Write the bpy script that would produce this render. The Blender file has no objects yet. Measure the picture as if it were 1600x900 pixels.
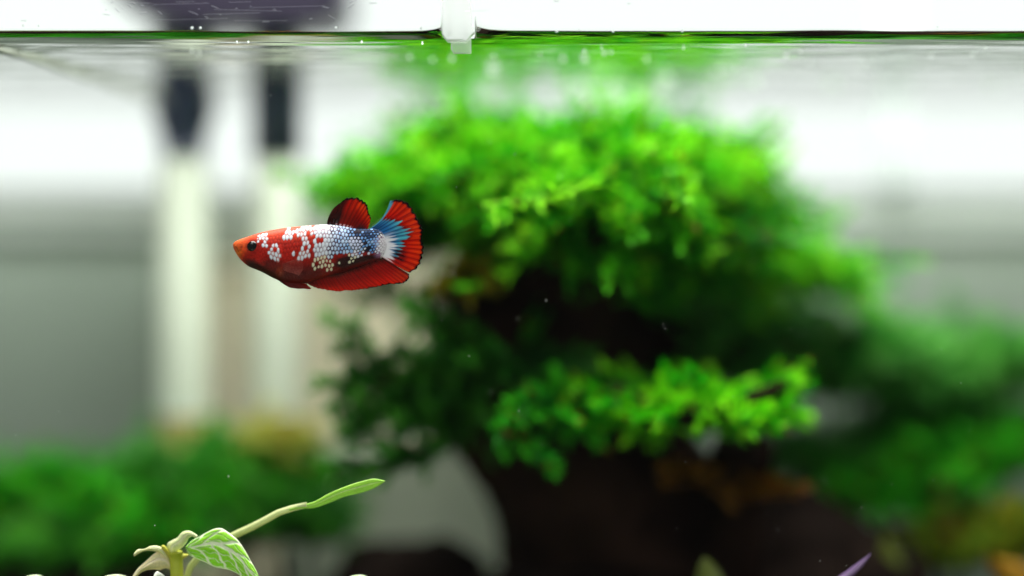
import bpy, math, random
import numpy as np
from mathutils import Vector, noise

# ------------------------------------------------------------------ camera, world, lights, exposure
scene = bpy.context.scene
ZC = 0.145                      # camera height above the table top
FPX = 3142.0                    # focal length in photo pixels (1600 wide)
DF = 0.529                      # focus distance
def P(px, py, d):
    return Vector(((px - 800) / FPX * d, d, ZC + (450 - py) / FPX * d))

cam_d = bpy.data.cameras.new('camera'); cam = bpy.data.objects.new('camera', cam_d)
scene.collection.objects.link(cam); scene.camera = cam
cam.location = (0, 0, ZC); cam.rotation_euler = (math.radians(90), 0, 0)
cam_d.sensor_width = 36.0; cam_d.lens = FPX * 36 / 1600
cam_d.clip_start = 0.01; cam_d.clip_end = 50
cam_d.dof.use_dof = True; cam_d.dof.focus_distance = DF; cam_d.dof.aperture_fstop = 1.75

world = bpy.data.worlds.new('World'); scene.world = world; world.use_nodes = True
bg = world.node_tree.nodes['Background']
bg.inputs[0].default_value = (0.93, 0.97, 1.0, 1); bg.inputs[1].default_value = 0.28

def area(name, loc, target, sx, sy, power, color):
    l = bpy.data.lights.new(name, 'AREA'); l.shape = 'RECTANGLE'; l.size = sx; l.size_y = sy
    l.energy = power; l.color = color
    o = bpy.data.objects.new(name, l); scene.collection.objects.link(o)
    o.location = loc
    o.rotation_euler = (Vector(target) - Vector(loc)).to_track_quat('-Z', 'Y').to_euler()
    return o
area('aquarium_lamp', (0.02, 0.585, ZC + 0.36), (0.02, 0.61, 0), 0.46, 0.20, 7.4, (1.0, 0.985, 0.95))
area('wall_wash_fill', (-0.15, 0.750, ZC + 0.132), (-0.15, 0.785, ZC + 0.0), 0.70, 0.012, 0.75, (0.96, 1.0, 0.97))  # unseen strip light added behind the tank to grade the wall's brightness
area('room_lamp', (-0.5, -0.9, 1.7), (0, 0.6, 0.1), 0.9, 0.9, 15.0, (1.0, 0.97, 0.93))

scene.render.engine = 'CYCLES'
scene.cycles.use_denoising = True
scene.cycles.max_bounces = 10
scene.cycles.transparent_max_bounces = 32
scene.cycles.sample_clamp_indirect = 6
vs = scene.view_settings
vs.view_transform = 'Standard'; vs.look = 'None'; vs.gamma = 1.0; vs.exposure = 0.0; vs.use_curve_mapping = False

# ------------------------------------------------------------------ helpers
rng = np.random.default_rng(7)
random.seed(7)
COL = scene.collection

def lin(r, g, b):
    def f(c):
        c /= 255.0
        return c / 12.92 if c <= 0.04045 else ((c + 0.055) / 1.055) ** 2.4
    return (f(r), f(g), f(b))
def L(*c): return np.array(lin(*c))

def tag(o, label=None, cat=None, group=None, kind=None):
    if label: o['label'] = label
    if cat: o['category'] = cat
    if group: o['group'] = group
    if kind: o['kind'] = kind
    return o

def empty(name, loc):
    o = bpy.data.objects.new(name, None); COL.objects.link(o); o.location = loc
    o.empty_display_size = 0.01
    return o

def mesh_obj(name, verts, faces, mat, parent=None, smooth=True, colors=None):
    me = bpy.data.meshes.new(name)
    verts = np.asarray(verts, dtype=float)
    loc = Vector((0, 0, 0))
    if parent is not None:
        loc = parent.matrix_basis.translation.copy()
        p = parent.parent
        while p is not None:
            loc += p.matrix_basis.translation; p = p.parent
        verts = verts - np.array(loc)
    me.from_pydata(verts.tolist(), [], faces.tolist() if hasattr(faces, 'tolist') else faces)
    if smooth:
        me.polygons.foreach_set('use_smooth', [True] * len(me.polygons))
    if colors is not None:
        a = me.color_attributes.new('Col', 'FLOAT_COLOR', 'POINT')
        c = np.ones((len(verts), 4), dtype=np.float32); c[:, :3] = colors
        a.data.foreach_set('color', c.ravel())
    me.materials.append(mat); me.update()
    o = bpy.data.objects.new(name, me); COL.objects.link(o)
    if parent is not None: o.parent = parent
    return o

def grid_faces(nu, nv, wrap_v=False):
    f = []
    for i in range(nu - 1):
        for j in range(nv if wrap_v else nv - 1):
            a = i * nv + j; b = i * nv + (j + 1) % nv
            f.append((a, b, b + nv, a + nv))
    return f

def box(name, x0, x1, y0, y1, z0, z1, mat, parent=None, bevel=0.0, seg=3):
    v = [(x0,y0,z0),(x1,y0,z0),(x1,y1,z0),(x0,y1,z0),(x0,y0,z1),(x1,y0,z1),(x1,y1,z1),(x0,y1,z1)]
    f = [(0,3,2,1),(4,5,6,7),(0,1,5,4),(1,2,6,5),(2,3,7,6),(3,0,4,7)]
    o = mesh_obj(name, v, f, mat, parent, smooth=False)
    if bevel:
        m = o.modifiers.new('bevel', 'BEVEL'); m.width = bevel; m.segments = seg; m.limit_method = 'ANGLE'
    return o

def tube(name, pts, radii, mat, parent=None, seg=16, cap=True, colors=None):
    pts = [Vector(p) for p in pts]; V = []; C = []
    n = len(pts)
    for i, p in enumerate(pts):
        t = (pts[min(i + 1, n - 1)] - pts[max(i - 1, 0)]).normalized()
        a = t.cross(Vector((0, 1, 0.13))).normalized(); b = t.cross(a).normalized()
        for k in range(seg):
            th = 2 * math.pi * k / seg
            V.append(p + (a * math.cos(th) + b * math.sin(th)) * radii[i])
            if colors is not None: C.append(colors[i])
    F = grid_faces(n, seg, True)
    if cap:
        F.append(tuple(range(seg))); F.append(tuple((n - 1) * seg + k for k in reversed(range(seg))))
    return mesh_obj(name, V, F, mat, parent, colors=C if colors is not None else None)

def catmull(pts, n):
    pts = np.asarray(pts, float)
    d = np.r_[0, np.cumsum(np.linalg.norm(np.diff(pts, axis=0), axis=1))]; d /= d[-1]
    t = np.linspace(0, 1, n); out = np.zeros((n, pts.shape[1]))
    m = np.gradient(pts, d, axis=0) if len(pts) > 2 else np.repeat((pts[1:] - pts[:1]), 2, 0)
    k = np.clip(np.searchsorted(d, t, side='right') - 1, 0, len(pts) - 2)
    h = (d[k + 1] - d[k])[:, None]; s = ((t - d[k])[:, None]) / h
    out = ((2*s**3 - 3*s**2 + 1) * pts[k] + (s**3 - 2*s**2 + s) * h * m[k]
           + (-2*s**3 + 3*s**2) * pts[k + 1] + (s**3 - s**2) * h * m[k + 1])
    return out

def smoothstep(a, b, x):
    t = np.clip((x - a) / (b - a), 0, 1); return t * t * (3 - 2 * t)

def vnoise(x, y, seed=0):
    xi = np.floor(x).astype(np.int64); yi = np.floor(y).astype(np.int64)
    xf = x - xi; yf = y - yi
    def h(a, b):
        n = (a * 374761393 + b * 668265263 + seed * 1442695041) & 0x7fffffff
        n = ((n ^ (n >> 13)) * 1274126177) & 0x7fffffff
        return ((n ^ (n >> 16)) & 0xffff) / 65535.0
    u = xf * xf * (3 - 2 * xf); v = yf * yf * (3 - 2 * yf)
    return (h(xi, yi) * (1 - u) + h(xi + 1, yi) * u) * (1 - v) + (h(xi, yi + 1) * (1 - u) + h(xi + 1, yi + 1) * u) * v

# ------------------------------------------------------------------ materials
def new_mat(name):
    m = bpy.data.materials.new(name); m.use_nodes = True
    nt = m.node_tree; nt.nodes.clear()
    out = nt.nodes.new('ShaderNodeOutputMaterial')
    return m, nt, out

def N(nt, t, **kw):
    n = nt.nodes.new(t)
    for k, v in kw.items():
        if k.startswith('_'): setattr(n, k[1:], v)
        else: n.inputs[k.replace('__', ' ')].default_value = v
    return n

def plain(name, rgb, rough=0.5, noise_scale=None, noise_amt=0.15, bump=0.0, spec=0.5, stretch=None):
    m, nt, out = new_mat(name)
    p = N(nt, 'ShaderNodeBsdfPrincipled', Roughness=rough); p.inputs['Specular IOR Level'].default_value = spec
    p.inputs['Base Color'].default_value = (*rgb, 1)
    if noise_scale:
        tc = N(nt, 'ShaderNodeTexCoord'); nz = N(nt, 'ShaderNodeTexNoise', Scale=noise_scale, Detail=5.0)
        if stretch:
            mp = N(nt, 'ShaderNodeMapping'); mp.inputs['Scale'].default_value = stretch
            nt.links.new(tc.outputs['Object'], mp.inputs[0]); nt.links.new(mp.outputs[0], nz.inputs['Vector'])
        else:
            nt.links.new(tc.outputs['Object'], nz.inputs['Vector'])
        r = N(nt, 'ShaderNodeValToRGB')
        a = [c * (1 - noise_amt) for c in rgb]; b = [min(1, c * (1 + noise_amt)) for c in rgb]
        r.color_ramp.elements[0].color = (*a, 1); r.color_ramp.elements[1].color = (*b, 1)
        r.color_ramp.elements[0].position = 0.3; r.color_ramp.elements[1].position = 0.7
        nt.links.new(nz.outputs['Fac'], r.inputs[0]); nt.links.new(r.outputs[0], p.inputs['Base Color'])
        if bump:
            bp = N(nt, 'ShaderNodeBump', Strength=1.0, Distance=bump)
            nt.links.new(nz.outputs['Fac'], bp.inputs['Height']); nt.links.new(bp.outputs[0], p.inputs['Normal'])
    nt.links.new(p.outputs[0], out.inputs[0])
    return m

def attr_mat(name, rough=0.45, transl=0.0, spec=0.4, coat=0.0, grain=0.0, transp=0.0):
    m, nt, out = new_mat(name)
    at = N(nt, 'ShaderNodeAttribute', _attribute_name='Col')
    p = N(nt, 'ShaderNodeBsdfPrincipled', Roughness=rough)
    p.inputs['Specular IOR Level'].default_value = spec; p.inputs['Coat Weight'].default_value = coat
    p.inputs['Coat Roughness'].default_value = 0.15
    src = at.outputs['Color']
    if grain:
        tc = N(nt, 'ShaderNodeTexCoord'); nz = N(nt, 'ShaderNodeTexNoise', Scale=grain, Detail=3.0)
        nt.links.new(tc.outputs['Object'], nz.inputs['Vector'])
        mr = N(nt, 'ShaderNodeMapRange'); mr.inputs['To Min'].default_value = 0.7; mr.inputs['To Max'].default_value = 1.3
        nt.links.new(nz.outputs['Fac'], mr.inputs['Value'])
        mx = N(nt, 'ShaderNodeVectorMath', _operation='SCALE')
        nt.links.new(src, mx.inputs[0]); nt.links.new(mr.outputs[0], mx.inputs['Scale']); src = mx.outputs[0]
    nt.links.new(src, p.inputs['Base Color'])
    last = p.outputs[0]
    if transl:
        t = N(nt, 'ShaderNodeBsdfTranslucent'); nt.links.new(src, t.inputs[0])
        mix = N(nt, 'ShaderNodeMixShader'); mix.inputs[0].default_value = transl
        nt.links.new(last, mix.inputs[1]); nt.links.new(t.outputs[0], mix.inputs[2]); last = mix.outputs[0]
    if transp:
        t = N(nt, 'ShaderNodeBsdfTransparent')
        mix = N(nt, 'ShaderNodeMixShader'); mix.inputs[0].default_value = transp
        nt.links.new(last, mix.inputs[1]); nt.links.new(t.outputs[0], mix.inputs[2]); last = mix.outputs[0]
    nt.links.new(last, out.inputs[0])
    return m

def thin_glass(name, tint, ior=1.1, rough=0.0, bump=None):
    m, nt, out = new_mat(name)
    fr = N(nt, 'ShaderNodeFresnel', IOR=ior)
    t = N(nt, 'ShaderNodeBsdfTransparent'); t.inputs[0].default_value = (*tint, 1)
    g = N(nt, 'ShaderNodeBsdfGlossy', Roughness=rough)
    mix = N(nt, 'ShaderNodeMixShader')
    nt.links.new(fr.outputs[0], mix.inputs[0]); nt.links.new(t.outputs[0], mix.inputs[1]); nt.links.new(g.outputs[0], mix.inputs[2])
    if bump:
        tc = N(nt, 'ShaderNodeTexCoord'); mp = N(nt, 'ShaderNodeMapping'); mp.inputs['Scale'].default_value = bump[0]
        nz = N(nt, 'ShaderNodeTexNoise', Scale=1.0, Detail=2.0)
        nt.links.new(tc.outputs['Object'], mp.inputs[0]); nt.links.new(mp.outputs[0], nz.inputs['Vector'])
        bp = N(nt, 'ShaderNodeBump', Strength=1.0, Distance=bump[1])
        nt.links.new(nz.outputs['Fac'], bp.inputs['Height'])
        nt.links.new(bp.outputs[0], g.inputs['Normal']); nt.links.new(bp.outputs[0], fr.inputs['Normal'])
    nt.links.new(mix.outputs[0], out.inputs[0])
    return m

def emissive(name, rgb, s):
    m, nt, out = new_mat(name)
    e = N(nt, 'ShaderNodeEmission', Strength=s); e.inputs[0].default_value = (*rgb, 1)
    nt.links.new(e.outputs[0], out.inputs[0]); return m

def clear_plastic(name):
    m, nt, out = new_mat(name)
    p = N(nt, 'ShaderNodeBsdfPrincipled', Roughness=0.04, IOR=1.4)
    p.inputs['Base Color'].default_value = (0.97, 0.98, 0.98, 1); p.inputs['Transmission Weight'].default_value = 0.95
    t = N(nt, 'ShaderNodeBsdfTranslucent'); t.inputs[0].default_value = (.9, .9, .9, 1)
    mix = N(nt, 'ShaderNodeMixShader'); mix.inputs[0].default_value = .25
    nt.links.new(p.outputs[0], mix.inputs[1]); nt.links.new(t.outputs[0], mix.inputs[2])
    nt.links.new(mix.outputs[0], out.inputs[0]); return m

M_pane = thin_glass('tank_glass', (0.985, 0.995, 0.985), 1.12)
M_water = thin_glass('water_surface', (0.99, 1.0, 0.99), 1.333, 0.0, ((18, 110, 30), 0.0009))
def bubble_mat():
    m, nt, out = new_mat('air_bubble')
    t = N(nt, 'ShaderNodeBsdfTranslucent'); t.inputs[0].default_value = (.97, 1, 1, 1)
    p = N(nt, 'ShaderNodeBsdfPrincipled', Roughness=.1); p.inputs['Base Color'].default_value = (.97, 1, 1, 1)
    mix = N(nt, 'ShaderNodeMixShader'); mix.inputs[0].default_value = .5
    nt.links.new(t.outputs[0], mix.inputs[1]); nt.links.new(p.outputs[0], mix.inputs[2]); nt.links.new(mix.outputs[0], out.inputs[0])
    return m
M_bubble = bubble_mat()
M_drop = plain('water_drop', (0.92, 0.95, 0.95), 0.08)
M_clear = clear_plastic('clear_plastic')
M_wall = plain('beige_wall_paint', lin(128, 138, 128), 0.8, 3.0, 0.05)
M_table = plain('grey_table_laminate', lin(176, 184, 168), 0.4, 6.0, 0.08)
M_winframe = plain('window_frame_white', (0.40, 0.43, 0.43), 0.5)
M_falloff_pale = plain('light_falloff_pale', (0.72, 0.75, 0.73), 0.6)  # upper tone of the light falloff painted below the window
M_falloff_grey = plain('light_falloff_grey', (0.41, 0.45, 0.42), 0.6)  # darker tone of the same painted light falloff
M_day = emissive('daylight_pane', (0.945, 0.985, 0.975), 1.12)
M_beige = plain('beige_board', lin(226, 212, 188), 0.7, 5.0, 0.05)
M_low = plain('pale_grey_green', lin(206, 212, 196), 0.6, 5.0, 0.06)
M_dark = plain('dark_navy_plastic', (0.020, 0.028, 0.060), 0.35, 60, 0.2)
M_housing = plain('dark_purple_plastic', (0.026, 0.020, 0.044), 0.4, 14.0, 0.5, 0.0, 0.4, (0.15, 1, 9))
M_tube = plain('frosted_tube', lin(188, 196, 180), 0.5, 30, 0.05)
M_tan = plain('tan_sponge', lin(210, 186, 116), 0.9, 300, 0.25, 0.0006)
M_hose = plain('grey_hose', lin(128, 134, 124), 0.5, 200, 0.3)
M_soil = plain('dark_soil', (0.014, 0.008, 0.006), 0.9, 500, 0.6, 0.001, 0.08)
M_wood = plain('dark_driftwood', (0.013, 0.0065, 0.0045), 0.8, 40, 0.9, 0.0012, 0.03)
M_rock = plain('dark_rock', (0.007, 0.004, 0.003), 0.85, 60, 0.6, 0.0015, 0.03)
M_moss = attr_mat('moss_leaf', 0.5, 0.35, 0.15)
M_leaf = attr_mat('veined_leaf', 0.4, 0.3, 0.4)
M_fish = attr_mat('fish_skin', 0.46, 0.0, 0.18, 0.0)
M_fin = attr_mat('fish_fin', 0.45, 0.45, 0.15, transp=0.08)
M_pect = attr_mat('clear_fin', 0.4, 0.2, 0.3, transp=0.7)
M_eye = attr_mat('fish_eye', 0.12, 0.0, 0.35, 0.0)
M_scratch = plain('glass_scratch', (0.5, 0.5, 0.56), 0.5)
M_speck = plain('white_speck', (0.85, 0.88, 0.85), 0.6)

# ------------------------------------------------------------------ the room behind
YW = 0.79
box('wall', -1.6, 1.6, YW, YW + 0.12, -0.8, 1.6, M_wall)['kind'] = 'structure'
box('table', -1.0, 1.0, 0.30, YW - 0.002, -0.04, 0.0, M_table)['kind'] = 'structure'
sill_z = P(0, 300, YW).z
win = empty('window', (0, YW - 0.002, sill_z))
wx0, wx1, wz1 = -0.60, 0.50, sill_z + 0.55
def wframe(n, a, b, c, d): box(n, a, b, YW - .010, YW - .0005, c, d, M_winframe, win)
wframe('frame', wx0 - .03, wx1 + .03, wz1, wz1 + .03)
wframe('frame', wx0 - .03, wx0, sill_z + .001, wz1 - .001)
wframe('frame', wx1, wx1 + .03, sill_z + .001, wz1 - .001)
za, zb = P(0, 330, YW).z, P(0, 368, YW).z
box('upper_falloff_band', wx0 - .04, wx1 + .04, YW - .004, YW - .0003, za, sill_z, M_falloff_pale, win)  # flat band, its pale colour stands in for light fading down the wall
box('lower_falloff_band', wx0 - .04, wx1 + .04, YW - .003, YW - .0003, zb, za - .0002, M_falloff_grey, win)  # second, darker band of that painted fade, above the plain wall
mx = P(1392, 0, YW).x
wframe('mullion', mx - .005, mx + .005, sill_z + .001, wz1 - .001)
box('pane', wx0 + .001, mx - .0055, YW - .008, YW - .003, sill_z + .0005, wz1 - .001, M_day, win)
box('pane', mx + .0055, wx1 - .001, YW - .008, YW - .003, sill_z + .0005, wz1 - .001, M_day, win)
tag(win, 'bright white daylight window in the wall behind the tank', 'window')

def board(x0, x1, d, ztop, mat, label, nm='board', cat='board'):
    r = empty(nm, ((x0 + x1) / 2, d, 0))
    box('panel', x0, x1, d, d + .012, 0.0, ztop, mat, r, 0.002)
    box('edge_strip', x0 - .001, x1 + .001, d - .001, d + .013, ztop + .0002, ztop + .004, mat, r, 0.001)
    tag(r, label, cat)
board(P(268, 0, .775).x, P(1010, 0, .775).x, .7750, P(0, 425, .775).z, M_beige, 'beige board standing behind the straight pipe and the tree')
board(P(430, 0, .757).x, P(1000, 0, .757).x, .7570, P(0, 705, .757).z, M_low, 'low pale grey-green board behind the tree trunk')

# ------------------------------------------------------------------ tank
YF, YB, XW = 0.522, 0.735, 0.245        # inner front face, inner back face, inner half width
ZS = ZC + 0.0648                        # water level
ZT = ZC + 0.125
T = 0.005
tank = empty('aquarium', (0, (YF + YB) / 2, 0))
box('base_pane', -XW - T, XW + T, YF - T, YB + T, 0.0005, 0.006, M_pane, tank)
box('glass_pane', -XW - T, XW + T, YF - T, YF, 0.0065, ZT, M_pane, tank)
box('glass_pane', -XW - T, XW + T, YB, YB + T, 0.0065, ZT, M_pane, tank)
box('glass_pane', -XW - T, -XW, YF + .0005, YB - .0005, 0.0065, ZT, M_pane, tank)
box('glass_pane', XW, XW + T, YF + .0005, YB - .0005, 0.0065, ZT, M_pane, tank)
tag(tank, 'clear glass aquarium holding the fish and plants', 'aquarium')

# soil
nx, ny = 120, 60
xs = np.linspace(-XW + .001, XW - .001, nx); ys = np.linspace(YF + .001, YB - .001, ny)
SOIL = {}
def soil_z(x, y):
    t = (y - YF) / (YB - YF)
    return 0.020 + 0.012 * t + 0.006 * noise.noise(Vector((x * 18, y * 18, 3.1))) + 0.0015 * noise.noise(Vector((x * 220, y * 220, 1.0)))
V = [(x, y, soil_z(x, y)) for x in xs for y in ys]
nb = len(V)
F = grid_faces(nx, ny)
F = [tuple(reversed(f)) for f in F]
so = mesh_obj('soil', V, F, M_soil); so['kind'] = 'structure'

# water surface with the meniscus climbing the front glass and the clip
cl0, cl1 = P(692, 0, YF).x, P(741, 0, YF).x
xs = np.unique(np.r_[np.linspace(-XW + .0005, XW - .0005, 160), np.linspace(cl0 - .02, cl1 + .02, 160)])
u = np.linspace(0, 1, 26)
L0 = 0.014
ys = np.r_[YF + .0002 + L0 * (1 - np.cos(u * math.pi / 2)), np.linspace(YF + L0 + .0012, YB - .0005, 60)]
X, Y = np.meshgrid(xs, ys, indexing='ij')
yr = Y - YF - .0002
prof = np.exp(-yr / .0040) + .18 * np.exp(-yr / .0004)
dl = np.where(X < cl0, cl0 - X, 0.0); dr = np.where(X > cl1, X - cl1, 0.0)
rise = 0.0030 * np.exp(-dr / 0.0028) * np.exp(-dl / 0.0025)
h = 0.0023 + rise + 0.0003 * (vnoise(X * 60 + 9, X * 0 + .5, 3) - .5) + 0.00016 * np.sin(X * 40)
dip = -0.0009 * np.exp(-(np.maximum(dl, dr) / 0.006) ** 2) * np.exp(-np.clip(Y - YF, 0, 1) / 0.012)
Z = ZS + h * prof
Z += 0.00010 * np.sin(Y * 700 + 2 * np.sin(X * 30)) * np.clip((Y - YF) / .01, 0, 1)
inc = (X > cl0 - .0001) & (X < cl1 + .0001)
Y = np.where(inc, np.maximum(Y, YF + .0056 + .3 * (Y - YF)), Y)
ws = mesh_obj('water', np.stack([X, Y, Z], -1).reshape(-1, 3), grid_faces(len(xs), len(ys)), M_water)
# normals must point up
if ws.data.polygons[len(ws.data.polygons) // 2].normal.z < 0:
    ws.data.flip_normals()
ws['kind'] = 'structure'

# ------------------------------------------------------------------ clear clip on the front glass
clip = empty('glass_lid_clip', (0.5 * (cl0 + cl1), YF + .004, ZS))
def prism(name, poly, y0, y1, mat, parent, bev=0.0003):
    n = len(poly)
    v = [(p[0], y0, p[1]) for p in poly] + [(p[0], y1, p[1]) for p in poly]
    f = [tuple(range(n)), tuple(reversed(range(n, 2 * n)))] + [(i, i + n, (i + 1) % n + n, (i + 1) % n) for i in range(n)]
    o = mesh_obj(name, v, f, mat, parent, smooth=False)
    m = o.modifiers.new('bevel', 'BEVEL'); m.width = bev; m.segments = 2
    o.data.validate()
    return o
def pp(x, y): q = P(x, y, YF); return (q.x, q.z)
prism('arm', [pp(690, -80), pp(690, 53), pp(699, 65), pp(729, 65), pp(737, 55), pp(742, 50), pp(737, 40), pp(735, -80)][::-1], YF + .0003, YF + .0032, M_clear, clip)
prism('tab', [pp(704, 62), pp(704, 74), pp(708, 81), pp(736, 81), pp(736, 56)][::-1], YF + .0034, YF + .0052, M_clear, clip)
prism('rib', [pp(699, -80), pp(699, 52), pp(703, 52), pp(703, -80)][::-1], YF + .0034, YF + .0048, M_clear, clip, .0002)
prism('rib', [pp(725, -80), pp(725, 52), pp(729, 52), pp(729, -80)][::-1], YF + .0034, YF + .0048, M_clear, clip, .0002)
# hook over the top of the glass
q0, q1 = pp(690, 0)[0], pp(735, 0)[0]
box('hook', q0, q1, YF - T - .003, YF + .0032, ZT + .0005, ZT + .003, M_clear, clip)
box('hook', q0, q1, YF - T - .003, YF - T - .0005, ZT - .008, ZT + .0004, M_clear, clip)
box('arm', q0 + .0005, q1 - .0005, YF + .0003, YF + .0032, pp(0, -79)[1], ZT + .0004, M_clear, clip)
tag(clip, 'clear plastic lid clip dipping into the waterline', 'clip')

# ------------------------------------------------------------------ filter: housing and two pipes
DP = 0.703
hx0, hx1 = P(148, 0, .68).x, P(538, 0, .68).x
hz = P(0, 37, .68).z
fil = empty('filter_housing', (0.5 * (hx0 + hx1), 0.70, hz))
n = 40; ring = []
poly = [(hx0, hz + .09), (hx0 - .004, hz + .02), (hx0 + .012, hz + .004), (hx0 + .03, hz), (hx1 - .006, hz), (hx1, hz + .006), (hx1, hz + .09)]
prism('body', poly, .678, YB - .0006, M_housing, fil, .003)
box('hook', hx0 + .02, hx1 - .02, YB - .0005, YB + T + .006, ZT + .001, ZT + .012, M_housing, fil, .002)
tag(fil, 'dark purple filter housing hanging above the waterline over the two pipes', 'filter')

def mkpipe(cx, conn, tubep, tip, label):
    r = empty('filter_pipe', P(cx, 760, DP))
    ytop = 450 - (hz + .0005 - ZC) * FPX / DP
    def seg(nm, pts, mat):
        return tube(nm, [P(cx, y, DP) for y, w in pts], [w / 2 / FPX * DP for y, w in pts], mat, r, 28)
    seg('connector', [(ytop, conn[0][1])] + conn, M_dark)
    seg('tube', tubep, M_tube)
    seg('strainer', tip, M_tan)
    tag(r, label, 'pipe')
mkpipe(287, [(150, 92), (168, 96), (182, 96), (205, 78), (246, 62)], [(246.5, 60), (256, 78), (640, 80), (646, 80)],
       [(646.5, 78), (655, 74), (770, 74), (775, 60)], 'filter pipe whose dark connector tapers down to a pale tube')
mkpipe(433, [(128, 76), (132, 84), (150, 84), (154, 80), (242, 80), (246, 70)], [(246.5, 60), (256, 72), (640, 76), (646, 76)],
       [(646.5, 74), (655, 70), (770, 72), (775, 60)], 'filter pipe with a straight dark connector, nearer the moss tree')

# thin hose lying just under the surface, from the front left to the pipe
def under(px, py):
    d = (ZS - .0006 - ZC) * FPX / (450 - py); return P(px, py, d)
pts = catmull([under(-60, 68), under(0, 80), under(60, 96), under(110, 112), under(170, 130), under(235, 152), under(262, 160)], 40)
rr = [0.0008 + 0.0003 * noise.noise(Vector((i * .9, 0, 0))) for i in range(40)]
tag(tube('air_hose', pts, rr, M_hose, None, 10), 'thin grey hose running just under the surface to the tapered pipe', 'hose')

# ------------------------------------------------------------------ bubbles and specks
def uv_sphere(nu=16, nv=10):
    v = [(0, 0, 1)]; f = []
    for i in range(1, nv):
        for j in range(nu):
            a = math.pi * i / nv; b = 2 * math.pi * j / nu
            v.append((math.sin(a) * math.cos(b), math.sin(a) * math.sin(b), math.cos(a)))
    v.append((0, 0, -1)); e = len(v) - 1
    for j in range(nu):
        f.append((0, 1 + j, 1 + (j + 1) % nu)); b = 1 + (nv - 2) * nu
        f.append((b + (j + 1) % nu, b + j, e))
        for i in range(nv - 2):
            a = 1 + i * nu
            f.append((a + j, a + nu + j, a + nu + (j + 1) % nu, a + (j + 1) % nu))
    return v, f
sv, sf = uv_sphere()
bub = bpy.data.meshes.new('bubble'); bub.from_pydata(sv, [], sf)
bub.polygons.foreach_set('use_smooth', [True] * len(bub.polygons)); bub.materials.append(M_bubble)
spots = [(640,89,4),(676,93,4),(706,91,5),(770,106,11),(771,87,3),(843,84,3),(880,92,5),(913,92,6),(913,80,3),(944,83,4),(955,82,3),
         (940,75,2),(905,134,15),(975,145,20),(1042,122,11),(1165,70,3),(1180,124,10),(1068,75,2),(1228,86,5),(1265,96,4),(1252,80,3),
         (1353,97,6),(1454,86,5),(1521,84,5),(1540,74,3),(1553,133,11),(1595,122,9),(1120,110,7),(1302,130,10),(300,80,3),(370,66,2),(388,66,2),
         (310,84,4),(565,66,2),(660,68,2),(1010,92,4)]
for (x, y, r) in spots:
    d = (ZS - ZC) * FPX / (450 - y)
    rad = max(r, 2.2) / FPX * d * (0.8 if r > 6 else 0.75)
    o = bpy.data.objects.new('air_bubble', bub); COL.objects.link(o)
    p = P(x, y, d); o.location = (p.x, p.y, ZS - rad * 0.12); o.scale = (rad, rad, rad)
    if r > 6: tag(o, 'large soft round air bubble floating at the water surface', 'bubble', 'large air bubbles at the surface')
    else: tag(o, 'tiny white air bubble floating at the water surface', 'bubble', 'tiny air bubbles at the surface')
bead = [(300, 43.5, 2.4), (313, 43.5, 2.2), (870, 49, 2.2), (958, 49, 2.0), (1066, 48, 2.2), (525, 43, 1.8), (658, 44, 2), (36, 40, 1.8), (60, 40, 1.6), (1465, 42, 1.6), (905, 46, 1.5)]
for (x, y, r) in bead:
    o = bpy.data.objects.new('water_drop', bub); COL.objects.link(o)
    rad = r / FPX * YF; o.location = P(x, y, YF - .0002) + Vector((0, rad * .4, 0)); o.scale = (rad, rad * .6, rad)
    tag(o, 'tiny water drop clinging to the glass at the waterline', 'drop', 'water drops on the front glass')
# fine scratches on the inside of the front glass
V = []; F = []
for k in range(40):
    x = random.uniform(150, 560) if k < 34 else random.uniform(0, 1600); y = random.uniform(1, 34)
    l = random.uniform(2, 14) if k % 4 else random.uniform(30, 120)
    a = random.uniform(-.9, .9) if k % 4 else random.uniform(-.03, .03)
    w = 0.4 if k % 4 else 0.16
    if y - abs(math.sin(a)) * l < -4 or y + abs(math.sin(a)) * l > 37: a = 0
    dx, dy = math.cos(a) * l / 2, math.sin(a) * l / 2; nx_, ny_ = -math.sin(a) * w, math.cos(a) * w
    b = len(V)
    for yy in (YF + .00005, YF + .00018):
        for (qx, qy) in ((x - dx - nx_, y - dy - ny_), (x + dx - nx_, y + dy - ny_), (x + dx + nx_, y + dy + ny_), (x - dx + nx_, y - dy + ny_)):
            V.append(P(qx, qy, yy))
    F += [(b, b+1, b+2, b+3), (b+4, b+7, b+6, b+5), (b, b+4, b+5, b+1), (b+1, b+5, b+6, b+2), (b+2, b+6, b+7, b+3), (b+3, b+7, b+4, b)]
sc_ = mesh_obj('glass_scratches', V, F, M_scratch, tank, smooth=False); sc_['kind'] = 'stuff'
# specks drifting in the water
V = []; F = []
for k in range(70):
    d = random.uniform(.524, .56); c = P(random.uniform(0, 1600), random.uniform(75, 900), d); r = random.uniform(.4, .8) / FPX * d
    b = len(V)
    V += [c + Vector(q) * r for q in ((1,0,0),(-1,0,0),(0,1,0),(0,-1,0),(0,0,1),(0,0,-1))]
    F += [(b+a_, b+b_, b+c_) for a_, b_, c_ in ((0,2,4),(2,1,4),(1,3,4),(3,0,4),(2,0,5),(1,2,5),(3,1,5),(0,3,5))]
tag(mesh_obj('drifting_specks', V, F, M_speck), 'tiny white specks drifting in the water', 'specks', kind='stuff')

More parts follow.
